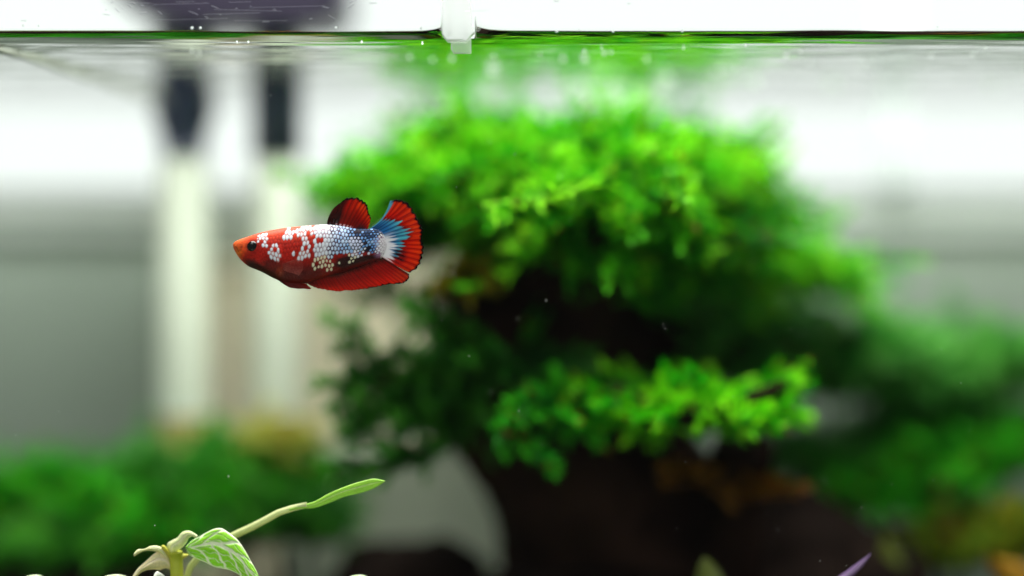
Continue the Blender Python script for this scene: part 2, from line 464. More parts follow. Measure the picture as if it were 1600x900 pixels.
# ------------------------------------------------------------------ hardscape
def loft(name, rows, d0, depth, mat, parent=None, seg=40, amp=0.006, nsc=35):
    V = []
    rows_i = catmull(np.array(rows, float), 60)
    for (y, a, b) in rows_i:
        A = P(a, y, d0); B = P(b, y, d0); c = (A + B) / 2; rx = (B - A).length / 2
        for k in range(seg):
            th = 2 * math.pi * k / seg
            q = Vector((c.x + rx * math.cos(th), d0 + min(depth, rx * 1.2) * math.sin(th), c.z))
            nz = noise.fractal(q * nsc, 1.0, 2.0, 4)
            dirv = Vector((math.cos(th), math.sin(th), 0))
            V.append(q + dirv * amp * nz + Vector((0, 0, amp * .5 * noise.noise(q * nsc * 1.3))))
    n = len(rows_i); F = grid_faces(n, seg, True)
    F.append(tuple(range(seg))); F.append(tuple((n - 1) * seg + k for k in reversed(range(seg))))
    return mesh_obj(name, V, F, mat, parent)

def rock(cx, cy, rx, ry, d, dep, label, seed, mat=None):
    c = P(cx, cy, d); V = []; v, f = uv_sphere(36, 24)
    for q in v:
        q = Vector(q); s = 1 + .22 * noise.fractal(q * 1.4 + Vector((seed, 0, 0)), 1, 2, 4)
        V.append(c + Vector((q.x * rx / FPX * d, q.y * dep, q.z * ry / FPX * d)) * s)
    r = mesh_obj('rock', V, f, mat or M_rock)
    return tag(r, label, 'rock')
rock(1250, 950, 200, 165, .655, .04, 'large dark rock at the foot of the moss tree', 1.0)
rock(640, 960, 150, 115, .66, .03, 'dark rock between the veined plant and the tree trunk', 5.0)
rock(930, 1010, 300, 120, .62, .04, 'low dark rock under the moss tree trunk', 8.0)
rock(120, 985, 260, 110, .66, .035, 'long dark rock under the left green bushes', 11.0)

tree = empty('moss_tree', P(950, 1000, .645))
tag(tree, 'driftwood tree with bright green moss crown in the middle of the tank', 'moss tree')
loft('trunk', [(1010, 770, 1170), (890, 795, 1150), (800, 762, 1130), (705, 730, 1100), (620, 692, 1040), (540, 668, 1010), (470, 690, 1020), (400, 730, 1020), (330, 780, 1000), (270, 840, 960)], .645, .035, M_wood, tree)
def branch(pts, r0, r1):
    c = catmull([P(*p) for p in pts], 16)
    rr = [r0 + (r1 - r0) * i / 15 + .0006 * noise.noise(Vector((i * .7, r0 * 900, 0))) for i in range(16)]
    return tube('branch', c, rr, M_wood, tree, 10)
branch([(900, 560, .64), (960, 620, .60), (1080, 650, .585), (1230, 600, .585)], .008, .0015)
branch([(850, 620, .64), (820, 650, .60), (780, 685, .585)], .006, .0015)
branch([(760, 560, .64), (660, 580, .615), (580, 600, .605)], .008, .001)
branch([(980, 420, .645), (1150, 430, .66), (1300, 415, .67)], .009, .0015)
branch([(980, 520, .645), (1130, 530, .66), (1330, 520, .675)], .009, .0015)
branch([(1120, 960, .645), (1135, 820, .63), (1165, 690, .615)], .016, .009)
branch([(760, 340, .645), (640, 320, .63), (540, 300, .62)], .007, .0015)

# moss fronds, built as many small leaf blades
G_HI = L(142, 228, 34); G_MID = L(36, 172, 0); G_LO = L(4, 74, 4); G_YEL = L(176, 200, 40); G_BRN = L(120, 84, 20)
def fronds(name, base, dirs, length, parent, pal, nk=12, droop=.35, leaf=1.0, mat=None):
    n = len(base); base = np.asarray(base); dirs = np.asarray(dirs)
    dirs = dirs / np.linalg.norm(dirs, axis=1, keepdims=True); length = np.asarray(length)[:, None]
    up = rng.normal(size=(n, 3)); side = np.cross(dirs, up); side /= np.linalg.norm(side, axis=1, keepdims=True)
    nrm = np.cross(side, dirs); bend = rng.normal(size=(n, 1)) * .25
    fr_b = rng.random((n, 1))
    VV = []; CC = []
    for k in range(nk):
        t = (k + 1) / nk
        pos = base + dirs * length * t + np.array([0, 0, -1.0]) * droop * length * t * t + side * bend * length * t * t
        for sgn in (-1, 1):
            bd = dirs * (.8 + .3 * rng.random((n, 1))) + side * sgn * (.55 + .35 * rng.random((n, 1))) + nrm * rng.normal(size=(n, 1)) * .3
            bd /= np.linalg.norm(bd, axis=1, keepdims=True)
            bl = length * .24 * (1.15 - .80 * t)
            for m in range(3):
                q = pos + bd * bl * (m + .2) / 3
                ld = bd + rng.normal(size=(n, 3)) * .24; ld /= np.linalg.norm(ld, axis=1, keepdims=True)
                ln = rng.normal(size=(n, 3)); lw = np.cross(ld, ln); lw /= np.linalg.norm(lw, axis=1, keepdims=True)
                ll = (.0026 + .0016 * rng.random((n, 1))) * leaf * 1.25; w = ll * .12
                quad = np.stack([q, q + ld * ll * .45 + lw * w, q + ld * ll, q + ld * ll * .45 - lw * w], 1)
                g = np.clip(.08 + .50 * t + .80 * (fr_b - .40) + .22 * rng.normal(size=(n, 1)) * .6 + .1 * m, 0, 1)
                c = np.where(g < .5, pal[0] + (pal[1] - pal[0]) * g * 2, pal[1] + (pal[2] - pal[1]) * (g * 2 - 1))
                if len(pal) > 3:
                    br = rng.random((n, 1)) < .06; c = np.where(br, pal[3], c)
                VV.append(quad); CC.append(np.repeat(c[:, None, :], 4, 1))
        # stem
        pw = .00035
        p0 = base + dirs * length * (t - 1 / nk) + np.array([0, 0, -1.0]) * droop * length * (t - 1 / nk) ** 2 + side * bend * length * (t - 1 / nk) ** 2
        quad = np.stack([p0 - side * pw, p0 + side * pw, pos + side * pw, pos - side * pw], 1)
        VV.append(quad); CC.append(np.broadcast_to(pal[0] * .8 + pal[1] * .2, (n, 4, 3)))
    V = np.concatenate(VV).reshape(-1, 3); C = np.concatenate(CC).reshape(-1, 3)
    F = np.arange(len(V)).reshape(-1, 4)
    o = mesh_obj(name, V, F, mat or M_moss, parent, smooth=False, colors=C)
    o['kind'] = 'stuff'
    return o

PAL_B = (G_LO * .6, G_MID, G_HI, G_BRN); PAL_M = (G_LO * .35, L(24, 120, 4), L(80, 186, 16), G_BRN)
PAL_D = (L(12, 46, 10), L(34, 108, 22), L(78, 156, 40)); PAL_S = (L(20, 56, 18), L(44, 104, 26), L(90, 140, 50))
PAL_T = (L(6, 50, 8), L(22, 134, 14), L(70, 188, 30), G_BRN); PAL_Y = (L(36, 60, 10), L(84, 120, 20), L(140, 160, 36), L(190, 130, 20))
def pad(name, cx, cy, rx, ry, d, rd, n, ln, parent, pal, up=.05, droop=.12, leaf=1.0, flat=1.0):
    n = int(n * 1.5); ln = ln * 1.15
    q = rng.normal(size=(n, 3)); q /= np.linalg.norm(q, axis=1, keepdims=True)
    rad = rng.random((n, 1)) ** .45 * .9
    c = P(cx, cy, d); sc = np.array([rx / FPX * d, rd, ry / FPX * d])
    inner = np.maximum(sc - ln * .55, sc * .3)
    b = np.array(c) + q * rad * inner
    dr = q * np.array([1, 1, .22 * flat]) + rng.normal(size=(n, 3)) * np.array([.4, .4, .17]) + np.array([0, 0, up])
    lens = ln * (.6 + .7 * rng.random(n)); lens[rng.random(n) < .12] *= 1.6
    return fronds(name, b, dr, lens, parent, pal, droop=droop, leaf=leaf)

K = dict(parent=tree)
PAL_F = (G_LO * .6, L(36, 200, 0), L(150, 240, 30), G_BRN); PAL_H = (L(22, 80, 24), L(56, 146, 46), L(116, 190, 86))
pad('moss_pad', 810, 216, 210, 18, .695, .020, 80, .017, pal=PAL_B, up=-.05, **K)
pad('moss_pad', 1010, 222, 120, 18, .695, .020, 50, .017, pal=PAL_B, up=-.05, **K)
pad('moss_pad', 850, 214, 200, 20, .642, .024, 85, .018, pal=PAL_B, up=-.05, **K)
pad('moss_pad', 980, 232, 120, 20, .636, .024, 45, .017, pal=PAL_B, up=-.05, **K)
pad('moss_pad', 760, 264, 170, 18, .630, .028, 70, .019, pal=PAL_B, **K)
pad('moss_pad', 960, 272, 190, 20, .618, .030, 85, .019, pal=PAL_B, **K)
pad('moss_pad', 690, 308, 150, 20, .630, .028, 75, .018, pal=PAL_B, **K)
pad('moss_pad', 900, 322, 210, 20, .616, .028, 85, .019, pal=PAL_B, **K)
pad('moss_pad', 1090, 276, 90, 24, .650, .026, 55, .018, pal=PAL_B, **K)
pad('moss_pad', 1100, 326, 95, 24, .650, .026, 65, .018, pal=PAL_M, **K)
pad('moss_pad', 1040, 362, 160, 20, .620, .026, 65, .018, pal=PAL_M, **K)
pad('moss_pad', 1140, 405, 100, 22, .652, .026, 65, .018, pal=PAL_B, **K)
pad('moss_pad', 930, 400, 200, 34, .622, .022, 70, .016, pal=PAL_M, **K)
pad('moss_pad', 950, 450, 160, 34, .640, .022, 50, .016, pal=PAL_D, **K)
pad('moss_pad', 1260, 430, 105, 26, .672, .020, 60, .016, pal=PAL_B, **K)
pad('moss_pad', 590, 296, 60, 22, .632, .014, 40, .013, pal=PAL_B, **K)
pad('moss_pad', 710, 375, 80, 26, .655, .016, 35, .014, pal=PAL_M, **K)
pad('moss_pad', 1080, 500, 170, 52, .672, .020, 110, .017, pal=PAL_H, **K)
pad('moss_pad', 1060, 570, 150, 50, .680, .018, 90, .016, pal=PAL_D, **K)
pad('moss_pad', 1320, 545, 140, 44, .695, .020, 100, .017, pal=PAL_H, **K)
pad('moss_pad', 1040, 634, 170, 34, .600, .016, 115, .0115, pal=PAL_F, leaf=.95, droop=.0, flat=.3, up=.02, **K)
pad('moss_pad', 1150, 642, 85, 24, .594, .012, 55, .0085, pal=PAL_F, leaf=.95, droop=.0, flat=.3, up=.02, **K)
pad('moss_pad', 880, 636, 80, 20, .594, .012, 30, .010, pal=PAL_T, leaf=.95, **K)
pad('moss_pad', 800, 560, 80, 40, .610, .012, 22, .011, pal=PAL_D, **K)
def sprig(pts, n, ln, pal, leaf=.9):
    c = catmull([P(*p) for p in pts], n); dr = np.gradient(c, axis=0); dr /= np.linalg.norm(dr, axis=1, keepdims=True)
    dr = dr + rng.normal(size=dr.shape) * .35
    fronds('moss_sprig', c, dr, np.full(n, ln) * (.6 + .6 * rng.random(n)), tree, pal, nk=6, leaf=leaf, droop=.1)
sprig([(1150, 640, .588), (1200, 612, .588), (1240, 588, .588)], 9, .006, PAL_B)
sprig([(1130, 640, .582), (1170, 660, .580), (1190, 664, .580)], 7, .005, PAL_B)
sprig([(760, 678, .584), (790, 682, .582), (850, 712, .580)], 12, .005, PAL_T)
sprig([(870, 640, .584), (830, 622, .582), (815, 640, .580)], 9, .005, PAL_T)
# dark hanging fronds to the left of the trunk
for pts in ([(720, 600, .62), (640, 620, .612), (580, 625, .608), (530, 603, .605)], [(700, 580, .62), (640, 560, .61), (580, 555, .606), (548, 525, .604)],
            [(720, 640, .62), (640, 660, .61), (590, 655, .606), (560, 640, .603)], [(720, 660, .62), (660, 700, .61), (600, 718, .606), (540, 730, .602)],
            [(700, 560, .62), (640, 580, .612), (600, 585, .608), (560, 580, .606)], [(720, 640, .62), (680, 690, .612), (650, 712, .61), (620, 700, .608)],
            [(720, 600, .62), (670, 590, .612), (630, 600, .61), (590, 600, .608)], [(740, 540, .62), (700, 520, .61), (680, 500, .606), (660, 492, .604)],
            [(720, 650, .62), (650, 640, .614), (600, 640, .61), (556, 668, .606)]):
    sprig(pts, 18, .0080, PAL_D, 1.0)
pad('moss_pad', 705, 625, 70, 75, .632, .016, 34, .013, pal=PAL_D, **K)
pad('moss_pad', 640, 460, 60, 16, .655, .010, 8, .010, pal=PAL_S, **K)

# ------------------------------------------------------------------ bushes behind, left and right
def bush(name, label, pads, cat='plant', group=None, stems=True):
    x, y, d = pads[0][0], 1000, pads[0][4]
    r = empty(name, P(x, y, d)); r.location.z = soil_z(r.location.x, r.location.y)
    for p in pads:
        pad('foliage', *p[:8], r, p[8], up=.5, droop=.2)
        if not stems: continue
        b = P(p[0], p[1], p[4]); b0 = Vector((b.x, b.y, soil_z(b.x, b.y) - .004))
        tube('stem', [b0, (b0 + b) / 2 + Vector((.002, 0, 0)), b], [.0016, .0013, .0008], M_wood, r, 7)
    tag(r, label, cat, group)
bush('green_bush', 'dark green leafy bush beside the left glass', [(20, 795, 100, 70, .695, .025, 100, .015, PAL_T), (120, 770, 50, 40, .700, .014, 40, .013, PAL_T), (90, 880, 150, 50, .66, .02, 70, .014, PAL_D)])
bush('green_bush', 'bright green leafy bush below the tapered pipe', [(200, 800, 90, 60, .690, .024, 90, .015, PAL_T), (240, 752, 46, 40, .690, .012, 36, .012, PAL_H), (230, 850, 90, 60, .665, .02, 70, .013, PAL_T)])
bush('green_bush', 'green bush below the straight dark pipe, beside the veined plant', [(380, 780, 90, 50, .690, .024, 80, .014, PAL_T), (360, 730, 50, 40, .695, .012, 36, .012, PAL_H), (470, 750, 46, 36, .695, .012, 34, .012, PAL_T), (440, 830, 110, 45, .67, .02, 70, .013, PAL_D)])
bush('reddish_sprout', 'yellow and reddish green sprout rising before the straight pipe', [(432, 700, 34, 55, .692, .010, 30, .010, (L(130, 120, 40), L(170, 180, 70), L(200, 200, 100), L(220, 150, 90)))])
bush('green_bush', 'big dark green bush at the back right behind the moss tree', [(1420, 605, 160, 62, .704, .022, 160, .016, PAL_H), (1290, 610, 100, 50, .704, .02, 70, .015, PAL_T)])
bush('green_bush', 'dark green bush against the right glass', [(1570, 590, 100, 75, .706, .02, 110, .016, PAL_H), (1480, 670, 140, 40, .708, .016, 80, .014, PAL_H), (1570, 730, 100, 60, .690, .02, 80, .015, PAL_T)])
bush('green_bush', 'low grey-green bush behind the large dark rock', [(1310, 735, 110, 55, .700, .018, 130, .014, PAL_H), (1450, 745, 120, 60, .690, .02, 120, .014, PAL_T), (1380, 790, 120, 35, .680, .016, 80, .013, PAL_T)])
bush('yellow_green_plant', 'yellow-green low plant in the right corner with orange tips', [(1500, 870, 120, 50, .675, .018, 80, .013, PAL_Y), (1600, 850, 60, 60, .67, .012, 50, .012, PAL_Y)])
bush('brown_moss_tuft', 'small brown moss tuft on the large dark rock', [(1180, 774, 26, 20, .606, .006, 10, .006, (L(60, 38, 6), L(104, 68, 10), L(130, 86, 16)))], stems=False)
bush('brown_moss_tuft', 'small amber moss tuft on the trunk beside the large dark rock', [(1085, 752, 22, 18, .598, .006, 8, .0055, (L(56, 36, 6), L(96, 64, 10), L(120, 82, 16)))], stems=False)
bush('olive_moss_tuft', 'small olive moss tuft on the driftwood below the fish tail', [(735, 452, 36, 24, .606, .008, 16, .007, (L(60, 56, 8), L(100, 96, 14), L(120, 110, 20)))], stems=False)

n_ = 260
cx_ = rng.uniform(-.235, .0, n_); cy_ = rng.uniform(YF + .004, YF + .05, n_)
carpet = fronds('carpet_plant', np.array([(a, b, soil_z(a, b) - .001) for a, b in zip(cx_, cy_)]), np.c_[rng.normal(size=(n_, 2)) * .5, np.ones(n_)], .010 * (.6 + .6 * rng.random(n_)), None, (L(70, 110, 10), L(140, 190, 24), L(190, 220, 40)), droop=.1)
tag(carpet, 'low bright yellow-green carpet plants on the soil along the front glass', 'carpet plants')
# ------------------------------------------------------------------ broad leaves in front
def leaf_sheet(name, top, bot, d0, d1, parent, vein=True, g=None, w=None, fold=.0012, nu=90, nv=60, mat=None, curl=0):
    """a blade between two edge curves (photo pixels); depth runs from d0 at the base to d1 at the tip"""
    A = catmull(top, nu); B = catmull(bot, nu); V = []; C = []
    g = L(158, 228, 44) if g is None else g; w = L(246, 250, 226) if w is None else w
    g2 = g * np.array([1.25, 1.15, 1.1])
    for i in range(nu):
        u = i / (nu - 1); d = d0 + (d1 - d0) * u
        for j in range(nv):
            v = j / (nv - 1) * 2 - 1
            px = A[i] * (1 - (v + 1) / 2) + B[i] * (v + 1) / 2
            vm = v + .18 * math.sin(u * 3)
            av = abs(vm)
            lat = (u * 5.0 - .55 * av * 2.2 + (.5 if vm > 0 else 0) + .18 * noise.noise(Vector((u * 9, v * 4, 2))))
            fl = abs((lat % 1.0) - .5) * 2            # 1 on a vein
            m = 0.0
            m = max(m, 1 - smoothstep(.06, .15, av))
            m = max(m, smoothstep(.72, .88, fl))
            cr = (av * 3.2 + .4 * noise.noise(Vector((u * 14, v * 3, 9))) + math.floor(lat) * .37) % 1.0
            m = max(m, .75 * smoothstep(.80, .92, abs(cr - .5) * 2))
            m = max(m, smoothstep(.90, .97, abs(v)))
            if not vein: m = .7 * (1 - smoothstep(.04, .2, av)) + .35 * smoothstep(.8, 1, abs(v))
            off = fold * (v * v) - curl * math.sin(u * math.pi) - .00035 * (1 - m)
            V.append(P(px[0], px[1], d + off))
            gg = g + (g2 - g) * noise.noise(Vector((u * 5, v * 3, 4)))
            st = noise.noise(Vector((u * 22 + px[0], v * 5, 7)))
            gg = gg * (1 + .22 * st); m = min(1, max(0, m + (.22 * noise.noise(Vector((u * 30, v * 9, 1))) if not vein else .12 * st)))
            C.append(gg * (1 - m) + w * m)
    o = mesh_obj(name, V, grid_faces(nu, nv), mat or M_leaf, parent, colors=np.clip(C, 0, 1))
    s = o.modifiers.new('thickness', 'SOLIDIFY'); s.thickness = .0002
    return o
def q8(l): return [(200 + x / 7.273, 800 + y / 7.27) for x, y in l]
vp = empty('veined_plant', P(272, 1080, .536)); vp.location.z = soil_z(vp.location.x, vp.location.y)
gb = vp.location
def stem(pts, r, c0, c1, parent, extra=None):
    cc = catmull([Vector(p) for p in pts], 24)
    cols = [c0 + (c1 - c0) * i / 23 for i in range(24)]
    rad = np.interp(np.linspace(0, 1, 24), np.linspace(0, 1, len(r)), r)
    return tube('stem', cc, rad, M_leaf, parent, 10, colors=cols)
yel = L(200, 206, 70); pal = L(226, 232, 176); wht = L(246, 244, 230); pnk = L(246, 230, 218)
stem([gb - Vector((0, 0, .004)), P(278, 950, .536), P(276, 890, .536), P(274, 862, .535)], [.0016, .0015, .0014, .0019], yel * .7, yel, vp)
leaf_sheet('leaf', q8([(655, 395), (720, 330), (800, 285), (900, 228), (1000, 186), (1060, 184), (1150, 238), (1240, 310), (1320, 420), (1400, 560), (1470, 690), (1510, 800)]),
           q8([(655, 405), (690, 485), (770, 525), (850, 560), (930, 600), (1000, 630), (1080, 645), (1150, 660), (1220, 690), (1290, 735), (1380, 790), (1505, 806)]),
           .534, .527, vp)
# young curled leaves round the growing tip
leaf_sheet('leaf', q8([(66, 470), (110, 425), (180, 420), (260, 385), (340, 385), (420, 430), (480, 520)]), q8([(70, 505), (110, 480), (180, 447), (260, 440), (330, 455), (400, 500), (470, 560)]),
           .531, .535, vp, False, L(232, 232, 176), wht, nu=40, nv=16)
leaf_sheet('leaf', q8([(790, 275), (740, 240), (690, 218), (620, 235), (560, 300), (500, 330), (455, 360), (470, 450)]), q8([(775, 295), (730, 270), (690, 290), (660, 345), (640, 370), (610, 400), (560, 430), (520, 490)]),
           .531, .535, vp, False, L(226, 232, 176), wht, nu=40, nv=16)
leaf_sheet('leaf', q8([(50, 727), (110, 640), (200, 560), (290, 480), (350, 440), (420, 470), (480, 560), (520, 640)]), q8([(80, 760), (150, 690), (220, 660), (300, 655), (370, 660), (430, 640), (480, 660), (530, 700)]),
           .530, .536, vp, False, L(236, 226, 180), pnk, nu=40, nv=24)
leaf_sheet('leaf', q8([(280, 760), (300, 700), (330, 672), (370, 690), (420, 727), (450, 780)]), q8([(285, 790), (310, 760), (340, 750), (370, 760), (410, 780), (445, 800)]),
           .529, .533, vp, False, L(226, 230, 220), wht, nu=24, nv=12)
leaf_sheet('leaf', q8([(380, 380), (400, 372), (440, 400), (480, 450), (560, 480), (640, 470), (690, 480)]), q8([(375, 400), (420, 470), (480, 560), (520, 640), (570, 640), (610, 560), (680, 500)]),
           .533, .536, vp, False, L(196, 190, 70), yel, nu=30, nv=16)
# long stalk with a narrow leaf
stem([gb + Vector((.001, .002, -.004)), P(286, 930, .540), P(298, 885, .539), P(325, 858, .538), P(365, 837, .537), P(405, 818, .536), P(440, 799, .535), P(480, 789, .534)], [.0012, .0011, .0010, .0009, .0010, .0008], yel * .8, pal, vp)
leaf_sheet('leaf', [(452, 795), (470, 789), (490, 784), (512, 772), (540, 760), (565, 752), (585, 748), (601, 751)], [(452, 798), (470, 795), (490, 794), (512, 787), (540, 776), (565, 770), (585, 763), (601, 753)],
           .534, .532, vp, False, L(172, 228, 76), L(232, 246, 180), nu=60, nv=24, fold=.0002)
# leaf tops just reaching into the picture
for (cx, ty, hw, gcol) in ((52, 898, 30, L(140, 180, 70)), (178, 897.5, 36, L(170, 196, 100)), (558, 898, 30, L(120, 180, 40))):
    leaf_sheet('leaf', [(cx - hw, ty + 16), (cx - hw * .4, ty + 3), (cx + hw * .2, ty), (cx + hw, ty + 10)], [(cx - hw, ty + 18), (cx - hw * .4, ty + 40), (cx + hw * .2, ty + 44), (cx + hw, ty + 13)],
               .531, .535, vp, True, gcol, None, nu=40, nv=24)
    stem([gb + Vector((0, .001, -.003)), (gb + P(cx, 1060, .534)) / 2, P(cx, ty + 60, .535), P(cx, ty + 25, .5345)], [.0012, .001, .0009], yel * .7, yel, vp)
tag(vp, 'pale green plant with white veined leaves and one long stalk', 'plant')

def blade(name, label, pts, wid, cols, cat='plant'):
    """an upright leaf blade standing in the soil"""
    c = catmull([P(*p) for p in pts], 40); V = []; C = []
    b = Vector(c[0]); r = empty(name, (b.x, b.y, soil_z(b.x, b.y)))
    for i, p in enumerate(c):
        t = i / 39; w = wid * math.sin(math.pi * min(1, .12 + .88 * t) ** .9) ** .7 * .5 if t < 1 else 0
        for j in range(9):
            v = j / 4 - 1
            V.append(Vector(p) + Vector((w * v, .3 * w * v * v, .15 * w * v))); C.append(cols[0] + (cols[1] - cols[0]) * abs(v) + .03 * noise.noise(Vector((t * 9, v, 0))))
    o = mesh_obj('leaf', V, grid_faces(40, 9), M_leaf, r, colors=np.clip(C, 0, 1)); s = o.modifiers.new('thickness', 'SOLIDIFY'); s.thickness = .0004
    tube('stem', [Vector((b.x, b.y, soil_z(b.x, b.y) - .004)), Vector((b.x, b.y, (b.z + soil_z(b.x, b.y)) / 2)), b + Vector((0, 0, .002))], [.001, .001, .0006], M_wood, r, 7)
    tag(r, label, cat)
blade('purple_leaf_plant', 'purple leaf tip poking up in front of the large dark rock', [(1270, 950, .545), (1300, 918, .545), (1335, 890, .544), (1360, 866, .543)], .0044, (L(206, 176, 224), L(130, 96, 150)))
blade('orange_leaf_plant', 'upright orange-brown leaf before the dark bush by the right glass', [(1490, 880, .665), (1482, 840, .665), (1478, 790, .665), (1470, 740, .665)], .0085, (L(130, 80, 18), L(84, 64, 14)))
blade('olive_leaf_plant', 'olive green leaf standing beside the purple leaf tip', [(1400, 960, .635), (1396, 900, .635), (1390, 862, .635), (1384, 836, .635)], .010, (L(120, 130, 40), L(70, 90, 24)))
blade('olive_leaf_plant', 'short olive leaf under the moss tree trunk', [(1115, 960, .575), (1112, 920, .575), (1106, 892, .575), (1100, 870, .575)], .009, (L(110, 120, 50), L(70, 80, 30)))
blade('yellow_leaf_plant', 'yellow-orange leaf lying in the right corner', [(1600, 930, .615), (1590, 905, .615), (1575, 885, .615), (1550, 872, .615)], .012, (L(180, 134, 16), L(140, 100, 16)))

# ------------------------------------------------------------------ the fish
DFI = 0.5305
ZP = 4.839
def FZ(zx, zy, dy=0.0):
    q = P(350 + zx / ZP, 290 + zy / ZP, DFI); return (q.x, DFI + dy, q.z)
UZ = DFI / FPX / ZP                       # metres per fish unit
fish = empty('betta_fish', FZ(600, 735))
tag(fish, 'red betta fish with white and blue scales swimming before the moss tree', 'fish')

topx = [(68, 446), (72, 436), (80, 427), (110, 412), (170, 391), (250, 364), (330, 344), (400, 330), (470, 319), (550, 311), (620, 304), (700, 298), (770, 294), (830, 298), (880, 305), (940, 315), (1000, 325), (1080, 328), (1130, 326), (1180, 340), (1212, 380), (1230, 440)]
botx = [(68, 452), (72, 470), (80, 490), (110, 540), (150, 583), (190, 613), (250, 638), (300, 660), (350, 688), (410, 716), (460, 735), (540, 746), (620, 738), (700, 716), (800, 684), (900, 652), (1000, 618), (1100, 582), (1170, 556), (1205, 525), (1230, 462)]
widx = [(68, 6), (74, 24), (90, 36), (120, 48), (170, 63), (250, 82), (340, 96), (450, 102), (600, 100), (750, 92), (900, 74), (1000, 56), (1100, 36), (1180, 18), (1215, 10), (1230, 3)]
def pchip(tab, x):
    t = np.array(tab, float); xx, yy = t[:, 0], t[:, 1]
    dlt = np.diff(yy) / np.diff(xx); m = np.zeros(len(xx)); m[1:-1] = np.where(dlt[1:] * dlt[:-1] > 0, 2 * dlt[1:] * dlt[:-1] / (dlt[1:] + dlt[:-1] + 1e-12), 0)
    m[0], m[-1] = dlt[0], dlt[-1]
    k = np.clip(np.searchsorted(xx, x, side='right') - 1, 0, len(xx) - 2); hh = xx[k + 1] - xx[k]; s = (x - xx[k]) / hh
    return (2*s**3-3*s**2+1)*yy[k] + (s**3-2*s**2+s)*hh*m[k] + (-2*s**3+3*s**2)*yy[k+1] + (s**3-s**2)*hh*m[k+1]
nu, nv = 430, 220
uu = np.linspace(0, 1, nu); bx = 68 + (1229 - 68) * (uu * .75 + .25 * uu ** 2.2)
top_, bot_, wid_ = pchip(topx, bx), pchip(botx, bx), pchip(widx, bx)
th = np.linspace(0, 2 * np.pi, nv, endpoint=False)
BX = np.repeat(bx[:, None], nv, 1)
vv = -np.cos(th)                           # -1 top .. 1 bottom
mid = (top_ + bot_) / 2; half = (bot_ - top_) / 2
BY = mid[:, None] + half[:, None] * vv[None, :]
sn = np.sin(th); BD = wid_[:, None] * (np.sign(sn) * np.abs(sn) ** .92)[None, :]
TV = (BY - top_[:, None]) / (bot_ - top_)[:, None]   # 0 top, 1 bottom

# scale lattice: staggered columns, rows that follow the body
RX, ROWS = 26.0, 12.5
cu = (BX - 260) / RX + .35 * np.sin(TV * 3.0); cv = TV * ROWS + .25 * np.sin(BX / 90) + .10 * np.sin(BX / 23 + TV * 9)
best = np.full(BX.shape, 9.0); sec = np.full(BX.shape, 9.0); bi = np.zeros(BX.shape); bj = np.zeros(BX.shape)
for dj in (-1, 0, 1):
    cj = np.round(cv) + dj
    offi = .5 * np.mod(cj, 2)
    for di in (-1, 0, 1):
        ci = np.round(cu - offi) + di + offi
        jx = (vnoise(np.round(ci * 2), cj, 21) - .5) * .32; jy = (vnoise(np.round(ci * 2), cj, 22) - .5) * .32
        dd = np.sqrt((cu - ci - jx) ** 2 + ((cv - cj - jy) * .82) ** 2)
        nb_ = dd < best
        sec = np.where(nb_, best, np.minimum(sec, dd)); bi = np.where(nb_, ci, bi); bj = np.where(nb_, cj, bj); best = np.where(nb_, dd, best)
edge = sec - best                           # 0 on the boundary between scales
SX = 260 + bi * RX; SV = bj / ROWS; 
hr = pchip(topx, np.clip(SX, 69, 1224)); hb = pchip(botx, np.clip(SX, 69, 1224)); SY = hr + SV * (hb - hr)
rnd = vnoise(np.round(bi * 2), bj, 5); rnd2 = vnoise(np.round(bi * 2), bj, 8)

nz1 = vnoise(BX / 34, BY / 30, 1); nz2 = vnoise(BX / 9, BY / 8, 2); nz3 = vnoise(BX / 70, BY / 60, 3)
def mixc(a, b, t): return a + (b - a) * t[..., None]
C = np.zeros(BX.shape + (3,))
C[:] = L(182, 26, 12)
C = mixc(C, L(216, 70, 26), smoothstep(.32, .02, TV) * (.55 + .45 * nz1))                 # orange along the back
C = mixc(C, L(230, 92, 32), smoothstep(240, 120, BX) * smoothstep(.75, .3, TV))            # head
C = mixc(C, L(206, 110, 30), np.exp(-(((BX - 108) / 34) ** 2 + ((BY - 515) / 44) ** 2)))   # yellow jaw
C = mixc(C, L(222, 100, 40), np.exp(-(((BX - 88) / 20) ** 2 + ((BY - 455) / 30) ** 2)))
C = mixc(C, L(150, 28, 20), np.exp(-(((BX - 139) / 11) ** 2 + ((BY - 466) / 9) ** 2)))     # nostril
C = mixc(C, L(30, 10, 8), smoothstep(.64, .88, TV + .10 * (nz1 - .5)) * smoothstep(120, 200, BX) * smoothstep(520, 380, BX) * .95)
C = mixc(C, L(56, 9, 7), smoothstep(.52, .84, TV) * smoothstep(300, 420, BX) * smoothstep(900, 700, BX) * .8)
C = mixc(C, L(52, 16, 14), np.exp(-(((BX - 372) / 58) ** 2 + ((BY - 585) / 34) ** 2)) * .8)
C = mixc(C, L(120, 26, 18), np.exp(-(((BX - 385) / 60) ** 2 + ((BY - 610) / 45) ** 2)) * .8)
C = mixc(C, L(190, 74, 36), np.exp(-(((BX - 430) / 30) ** 2 + ((BY - 650) / 35) ** 2)) * .5)
dkline = 500 + (BX - 900) * -.02
rear = smoothstep(790, 900, BX + 60 * (nz1 - .5)) * smoothstep(505, 550, BY + 30 * (nz1 - .5))
C = mixc(C, L(24, 8, 10), rear * .96)
C = mixc(C, L(120, 20, 16), smoothstep(.86, 1.0, TV) * smoothstep(560, 700, BX) * .75)
navy = smoothstep(900, 960, BX) * smoothstep(525, 490, BY) 
C = mixc(C, L(18, 24, 44), navy)
C = mixc(C, L(150, 112, 150), smoothstep(1135, 1175, BX + 40 * (nz1 - .5)) * smoothstep(560, 520, BY) * smoothstep(370, 400, BY))
